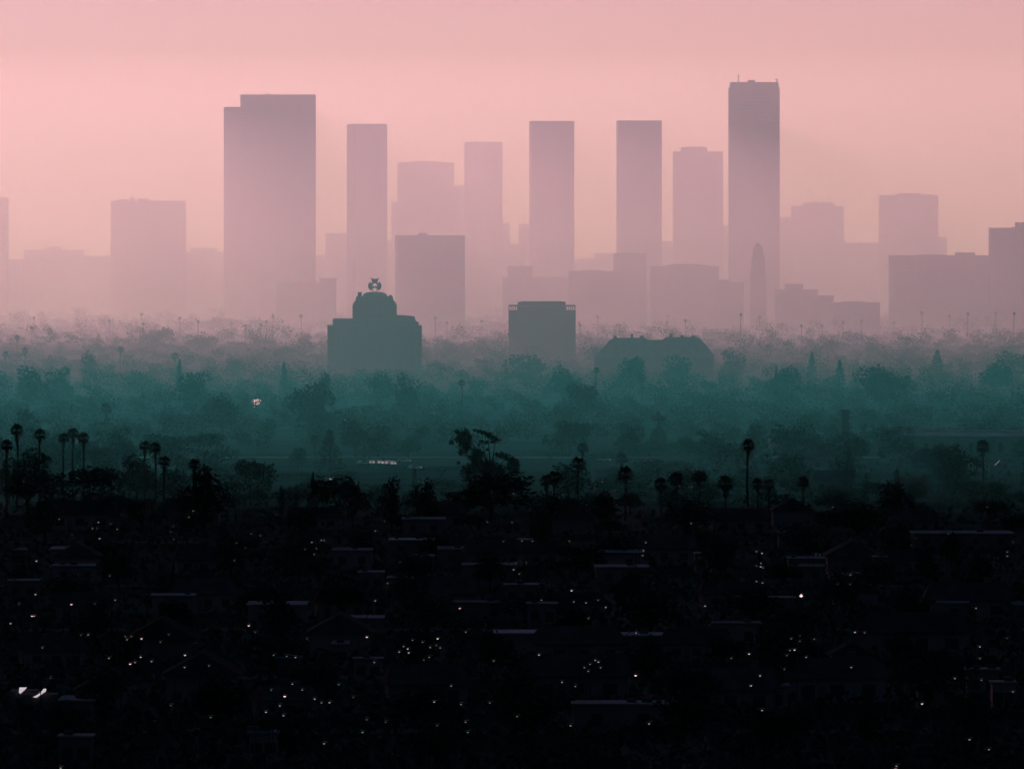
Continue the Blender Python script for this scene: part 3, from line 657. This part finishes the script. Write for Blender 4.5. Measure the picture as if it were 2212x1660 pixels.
SPEC = [ # x, ytop, width, distance, style, label
 (48,883,84,2900,'b','round leafy tree crown behind the edge palms'),(195,757,60,5000,'b','tufted tree with a forked top rising over the woods'),(340,708,80,6300,'b','big hazy rounded tree behind the lone square block view'),
 (430,722,60,6400,'b','hazy spreading tree beside the big hazy rounded tree'),(480,684,150,6900,'b','wide pale clump of treetops far in the haze'),(560,690,70,6900,'b','pale far tree at the end of the wide clump'),(655,718,45,6200,'b','upright hazy tree before the apartment tower'),
 (620,745,60,5900,'b','small hazy tree near the apartment tower'),(700,800,60,4900,'b','teal tree at the foot of the apartment tower'),(822,796,70,4900,'b','dark green tree before the apartment tower'),(880,805,60,4900,'b','teal tree under the apartment tower corner'),
 (970,735,70,6300,'b','hazy tree between the apartment tower and pergola block'),(1050,742,60,6300,'b','second hazy tree before the pergola block'),(1135,763,100,4950,'b','large leafy tree hiding the foot of the pergola block'),(1215,782,70,5100,'b','soft teal tree beside the pergola block'),
 (1360,772,80,5200,'b','teal tree below the mansion roof'),(1460,765,90,5250,'b','leafy tree against the mansion front'),(1250,820,80,4500,'b','round dome shaped tree below the pergola block'),(1582,750,64,5000,'b','tall feathery crown beside the mansion'),
 (1790,730,56,6100,'b','hazy tall rounded tree beyond the pointed conifers'),(1887,738,44,6100,'b','hazy upright tree beyond the flat crowned tree'),(1965,748,80,6000,'b','wide hazy crown beside the open crowned tree'),(1690,785,80,4800,'b','dark leafy mass beside the tallest conifer'),
 (1900,790,110,4700,'b','wide teal tree under the hazy upright tree'),(2150,772,90,4900,'b','dark leafy mass near the edge'),(2200,760,90,4850,'b','tallest dark leafy mass at the edge'),(2205,715,26,6000,'b','hazy tall tree at the very edge'),
 (1068,932,60,2230,'x','x'),(295,975,110,2250,'b','dark bush under the three clustered palms'),(505,770,60,5500,'b','hazy tree above the teal wood'),(60,790,90,4800,'b','teal tree below the small hazy palm'),(130,790,80,4800,'b','teal tree beside the tufted tree'),
 (420,795,70,4700,'b','teal tree under the hazy palms'),(670,825,110,4300,'b','dark round tree beside the bright gable'),(480,840,110,4100,'b','broad teal tree before the bright gable'),(2060,965,110,2350,'b','dark tree before the warehouse'),
 (645,965,60,2650,'b','dark bushy tree above the cars'),(540,985,90,2250,'b','black bush beyond the low black palm'),(440,1000,130,2060,'b','wide black tree by the low black palm'),(1900,780,60,5200,'b','hazy crown over the wide teal tree'),
 (845,1028,60,2040,'b','narrow black tree below the clearing'),(925,1032,75,2040,'b','black oval tree below the clearing'),(760,1020,75,2060,'b','rounded black tree by the pair of cars'),(1140,1010,30,2200,'x','x'),(1300,1052,70,2040,'b','black tree between the leaning and skirted palms'),
 (1060,1020,180,2120,'b','broad black tree mass under the big eucalyptus'),(1690,975,130,2450,'b','dark rounded tree past the slender palm'),(190,1000,170,2130,'b','black tree mass under the trio of palms'),(60,965,130,2180,'b','black tree mass under the edge palms'),
 (1210,1060,120,2030,'b','black mass under the merged palms'),(1480,1070,160,2010,'b','black mass under the palm row'),(1850,1078,180,2020,'b','black mass below the small pointed conifer')]
nb = 0
for i, (x, y, w, d, st, l) in enumerate(SPEC):
    if st == 'b':
        tree_to(BR[i % 10], 'broadleaf_tree', 'tree', x, y, d, w * 1.12, l); nb += 1
CONI = [(1753,760,30,4700,0,'tallest narrow conifer, sharp tip above the woods'),(1813,777,34,4700,0,'neat cone shaped conifer beside the tallest conifer'),(1676,790,18,4800,0,'small spiky conifer before the tallest conifer'),
 (712,928,62,2600,0,'dark broad cone tree above the parked cars'),(676,1018,30,2060,1,'black sharp cone tree among low bushes'),(1833,962,30,2450,0,'small dark pointed conifer before the warehouse'),(787,958,9,2750,2,'first of two slim cypresses by the cars'),
 (799,955,9,2750,2,'second of two slim cypresses by the cars'),(613,780,24,5000,0,'small hazy pointed tree in the woods'),(2024,755,46,4950,1,'tall sparse conifer with long side boughs near the edge'),(388,775,24,4800,0,'pointed tree under the hazy palm'),
 (640,1045,12,2060,2,'black slim cypress, first by the sharp cone'),(625,1048,10,2050,2,'black slim cypress, second by the sharp cone'),(608,1048,12,2050,2,'black slim cypress, third by the sharp cone'),(1420,1010,8,2300,2,'slim dark spire tree below the domed building'),
 (895,1010,12,2300,2,'thin upright cypress below the clearing'),(2148,700,14,6500,2,'faint upright far tree'),(1937,1010,14,2250,2,'dark spire before the warehouse'),(1870,1020,12,2250,2,'thin dark spire by the pointed conifer')]
for x, y, w, d, k, l in CONI:
    m = CO[0] if k == 2 else CN[k]
    tree_to(m, 'cypress_tree' if k == 2 else 'conifer_tree', 'tree', x, y, d, w * (5.5 if k == 2 else 3.0), l)

# big eucalyptus with open clumps
d = 2230; cx = wx(1060, d); q = K * d / F
t = thing('eucalyptus_tree', 'big open crowned black eucalyptus with separate leaf clumps against the teal woods', 'tree', (cx, d, 0))
lob = []
def el(X, Y, R, ry=None):
    x2, y2, r2 = 547 + .2603 * X, 719.7 + .2603 * Y, R * .2603
    lob.append(((x2 - 1060) * q, random.uniform(-1, 1) * 2, wz(y2, d), r2 * q, r2 * q * 1.1, (ry * .2603 if ry else r2) * q))
for a in ((1690,815,26),(1720,845,35),(1760,830,38),(1790,855,35),(1770,900,48),(1730,905,38),(1640,903,28,20),(1700,880,35),(1770,945,45),(1720,985,30),(1835,805,16),(1870,815,20),(1905,820,24),(1945,840,28),(1975,860,26),(2010,878,28),(2035,885,18),
          (1890,895,22,14),(1930,905,26,16),(1980,900,20,12),(1870,925,14),(1850,985,40),(1885,1000,35),(1830,1030,50),(1940,960,16,9),(1700,1075,18),(2020,1005,22),(2060,1010,30),(2100,1025,32),(2140,1050,36),(2175,1075,40),(2140,1110,50),(2180,1105,36),
          (1850,1100,80),(1930,1120,80),(1980,1100,60),(2040,1150,70),(1780,1150,70)):
    el(*a)
quads = quads_mesh('crown', LEAF, lobes_points(lob, 9000, .1), .32)
link('crown', quads, t)
tk = MB().tube([(-1, 0, 0), (-.6, 0, 5), (0, 0, 9)], [.8, .65, .5], 8)
for l in (lob[2], lob[4], lob[9], lob[13], lob[15], lob[17], lob[20], lob[28], lob[30], lob[6]):
    tk.tube([(0, 0, 8), (l[0] * .45, 0, 8 + (l[2] - 8) * .55), (l[0], l[1], l[2])], [.3, .16, .06], 6)
tk.build('trunk', BARK, t)
# open crowned hazy tree with gaps on the right
d = 4950; cx = wx(1965, d); q = K * d / F
t = thing('open_crowned_tree', 'hazy tree with an arching open crown and visible gaps, beside the sparse conifer', 'tree', (cx, d, 0)); lob = []
for X, Y, R in ((1200,190,22),(1240,205,26),(1280,215,26),(1300,245,22),(1325,280,22),(1370,285,26),(1395,330,30),(1340,330,26),(1190,225,14),(1250,300,22),(1290,340,35),(1420,350,30),(1235,385,38),(1350,390,50)):
    x2, y2 = (2272 + X / 2.765) * .7197, 719.7 + .2603 * Y
    lob.append(((x2 - 1965) * q, random.uniform(-1, 1), wz(y2, d), R * .2603 * q, R * .26 * q, R * .2603 * q))
link('crown', quads_mesh('crown', LEAF, lobes_points(lob, 1500, .2), .45), t)
tk = MB().tube([(0, 0, 0), (0, 0, 5)], [.5, .35], 7)
for l in lob[::3]: tk.tube([(0, 0, 4.5), (l[0] * .5, 0, 5 + (l[2] - 5) * .6), (l[0], l[1], l[2])], [.25, .18, .08], 5)
tk.build('trunk', BARK, t)

# rows of ordinary trees: nearest ones as trees of their own
rows = []; dd = 1130
while dd < 2150: rows.append((dd, 'n')); dd *= 1.085
dd = 2200
while dd < 9200: rows.append((dd, 'm')); dd *= 1.055 if dd < 4500 else 1.05
indiv = []; wood = []
for ri, (d0, z) in enumerate(rows):
    xs = -60.0
    while xs < 2270:
        w = random.uniform(7, 15) if z == 'n' else random.uniform(8, 17)
        step = w * F / d0 / K * (random.uniform(1.1, 2.6) if z == 'n' else random.uniform(.65, 1.25))
        xs += step
        d = d0 * (1 + random.uniform(-.03, .03))
        clump = .5 + .5 * math.sin(xs * .011 + ri * 1.7) * math.sin(xs * .023 + ri * .6)
        h = (random.uniform(5, 9) if z == 'n' else random.uniform(6.5, 11)) + 4.5 * clump * random.random()
        if 1850 < d < 2480:
            h = random.uniform(4.5, 7) if random.random() < .85 else random.uniform(9, 12)
        elif d > 2480: h = random.uniform(7.5, 15); w = h * random.uniform(.9, 1.6)
        if d > 3300:
            if random.random() < .2: h = random.uniform(12, 20); w = random.uniform(15, 28)
            elif d > 4700: h = random.uniform(5, 9.5)
            if 3600 < d < 4760:
                h = min(h, 14 if d > 4000 else 17)
                if 1255 < xs < 1565 or 690 < xs < 925: h = max(4, min(h, H - drop(796) * d))
        # keep the clearing with the cars and the warehouse open
        y_base = (257 + F * H / d) / K
        if 1370 < xs < 1475 and 2300 < d < 2960: h = min(h, 5)
        if 2380 < d < 2790 and (500 < xs < 1320): h = min(h, 3.5)
        if 2380 < d < 2790 and (500 < xs < 1320) and random.random() < .75: continue
        if 2420 < d < 2800 and xs > 1890 and random.random() < .8: continue
        (indiv if z == 'n' or (z == 'm' and d < 3300) else wood).append((ri, xs, d, h, w))
# thin the dark zone, keep about 240 single trees
near = [t_ for t_ in indiv if t_[2] < 2160]; midt = [t_ for t_ in indiv if t_[2] >= 2160]
random.shuffle(near)
near = near[:135]
midt.sort(key=lambda a: a[2]); extra = midt[112:]; midt = midt[:112]; wood += extra
cntr = {}
for ri, xs, d, h, w in sorted(near + midt, key=lambda a: a[1]):
    cntr[ri] = cntr.get(ri, 0) + 1
    shape = 'broad' if w > h * 1.35 else 'tall' if h > w * 1.05 else 'round'
    tone = 'black' if d < 2160 else 'dark teal'
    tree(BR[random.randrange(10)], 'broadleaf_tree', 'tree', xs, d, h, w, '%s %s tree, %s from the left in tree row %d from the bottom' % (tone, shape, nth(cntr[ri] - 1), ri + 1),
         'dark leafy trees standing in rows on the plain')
print('single trees', len(near) + len(midt), 'wood trees', len(wood), 'rows', len(rows))
P = []; SZ = []
for ri, xs, d, h, w in wood:
    lo = BR[random.randrange(10)][2]; n = int(max(90, 520 * (3000 / d) ** 1.1))
    p = lobes_points(lo, n, .5) * np.array([w, w, h]) + np.array([wx(xs, d), d, 0]); P.append(p); SZ.append(np.full(n, .42 * max(1, (d / 3000)) ** .8))
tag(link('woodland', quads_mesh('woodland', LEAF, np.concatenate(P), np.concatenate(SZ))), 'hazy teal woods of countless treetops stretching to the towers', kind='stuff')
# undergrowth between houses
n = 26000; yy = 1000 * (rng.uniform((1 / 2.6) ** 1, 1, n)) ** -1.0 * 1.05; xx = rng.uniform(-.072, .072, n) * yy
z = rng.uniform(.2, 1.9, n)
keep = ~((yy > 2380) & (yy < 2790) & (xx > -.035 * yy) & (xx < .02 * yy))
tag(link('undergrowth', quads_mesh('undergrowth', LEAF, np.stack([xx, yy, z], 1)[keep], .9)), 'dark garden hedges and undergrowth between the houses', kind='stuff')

# ------------------------------------------------------------------ light
SUN_EL, SUN_AZ = math.radians(9), math.radians(-9)   # low, a little to the left of the view, beyond the haze
w = bpy.data.worlds.new('World'); S.world = w; w.use_nodes = True
nt = w.node_tree; nt.nodes.clear()
out = nt.nodes.new('ShaderNodeOutputWorld'); bg = nt.nodes.new('ShaderNodeBackground'); bg2 = nt.nodes.new('ShaderNodeBackground'); mixs = nt.nodes.new('ShaderNodeMixShader')
sky = nt.nodes.new('ShaderNodeTexSky'); sky.sky_type = 'NISHITA'; sky.sun_disc = False; sky.sun_elevation = SUN_EL; sky.sun_rotation = SUN_AZ
bg.inputs['Strength'].default_value = .05
tint = nt.nodes.new('ShaderNodeMix'); tint.data_type = 'RGBA'; tint.blend_type = 'MULTIPLY'; tint.inputs[0].default_value = 1
nt.links.new(sky.outputs[0], tint.inputs[6]); tint.inputs[7].default_value = (.25, .55, .8, 1)
zf = nt.nodes.new('ShaderNodeMapRange'); zf.inputs['From Min'].default_value = .1; zf.inputs['From Max'].default_value = .9   # horizon away from the glow is dim
zf.inputs['To Min'].default_value = .06; zf.inputs['To Max'].default_value = 1.0
zm = nt.nodes.new('ShaderNodeMix'); zm.data_type = 'RGBA'; zm.blend_type = 'MULTIPLY'; zm.inputs[0].default_value = 1
nt.links.new(tint.outputs[2], zm.inputs[6]); nt.links.new(zf.outputs[0], zm.inputs[7])
nt.links.new(zm.outputs[2], bg.inputs['Color'])
tc = nt.nodes.new('ShaderNodeTexCoord'); sep = nt.nodes.new('ShaderNodeSeparateXYZ'); nt.links.new(tc.outputs['Generated'], sep.inputs[0]); nt.links.new(sep.outputs['Z'], zf.inputs['Value'])
ramp = nt.nodes.new('ShaderNodeValToRGB'); nt.links.new(sep.outputs['Z'], ramp.inputs[0])
e = ramp.color_ramp.elements; e[0].position = 0; e[0].color = (1.0, .55, .42, 1); e[1].position = .10; e[1].color = (.62, .36, .42, 1)
x = ramp.color_ramp.elements.new(.018); x.color = (.92, .53, .395, 1)
x = ramp.color_ramp.elements.new(.035); x.color = (.60, .34, .30, 1)
nt.links.new(ramp.outputs[0], bg2.inputs['Color'])
az = nt.nodes.new('ShaderNodeMapRange'); az.interpolation_type = 'SMOOTHSTEP'   # the dawn glow fills one side of the sky only
az.inputs['From Min'].default_value = .1; az.inputs['From Max'].default_value = .95; az.inputs['To Min'].default_value = .015; az.inputs['To Max'].default_value = .9
nt.links.new(sep.outputs['Y'], az.inputs['Value']); nt.links.new(az.outputs[0], bg2.inputs['Strength'])
r2 = nt.nodes.new('ShaderNodeMapRange'); r2.inputs['From Min'].default_value = .03; r2.inputs['From Max'].default_value = .13; r2.inputs['To Min'].default_value = 1; r2.inputs['To Max'].default_value = 0
nt.links.new(sep.outputs['Z'], r2.inputs['Value'])
nt.links.new(r2.outputs[0], mixs.inputs[0]); nt.links.new(bg.outputs[0], mixs.inputs[1]); nt.links.new(bg2.outputs[0], mixs.inputs[2])
nt.links.new(mixs.outputs[0], out.inputs['Surface'])

sl = bpy.data.lights.new('sun', 'SUN'); sl.energy = 1.30; sl.angle = math.radians(9); sl.color = (1, .555, .585)
so = bpy.data.objects.new('sun', sl); COL.objects.link(so)
dirv = Vector((math.sin(SUN_AZ) * math.cos(SUN_EL), math.cos(SUN_AZ) * math.cos(SUN_EL), math.sin(SUN_EL)))
so.rotation_euler = dirv.to_track_quat('Z', 'Y').to_euler(); so.location = (0, 0, 500)

# ------------------------------------------------------------------ camera
cam = bpy.data.cameras.new('camera'); co = bpy.data.objects.new('camera', cam); COL.objects.link(co)
co.location = (0, 0, H); co.rotation_euler = (math.pi / 2, 0, 0)
cam.sensor_width = 36; cam.lens = F / 1024 * 36; cam.shift_y = -(384.3 - 257) / 1024
cam.clip_start = 1; cam.clip_end = 60000
S.camera = co
S.view_settings.view_transform = 'Standard'; S.view_settings.look = 'None'; S.view_settings.exposure = 0; S.view_settings.gamma = 1
S.cycles.use_denoising = True
S.cycles.volume_bounces = 0; S.cycles.max_bounces = 5; S.cycles.diffuse_bounces = 2; S.cycles.glossy_bounces = 2
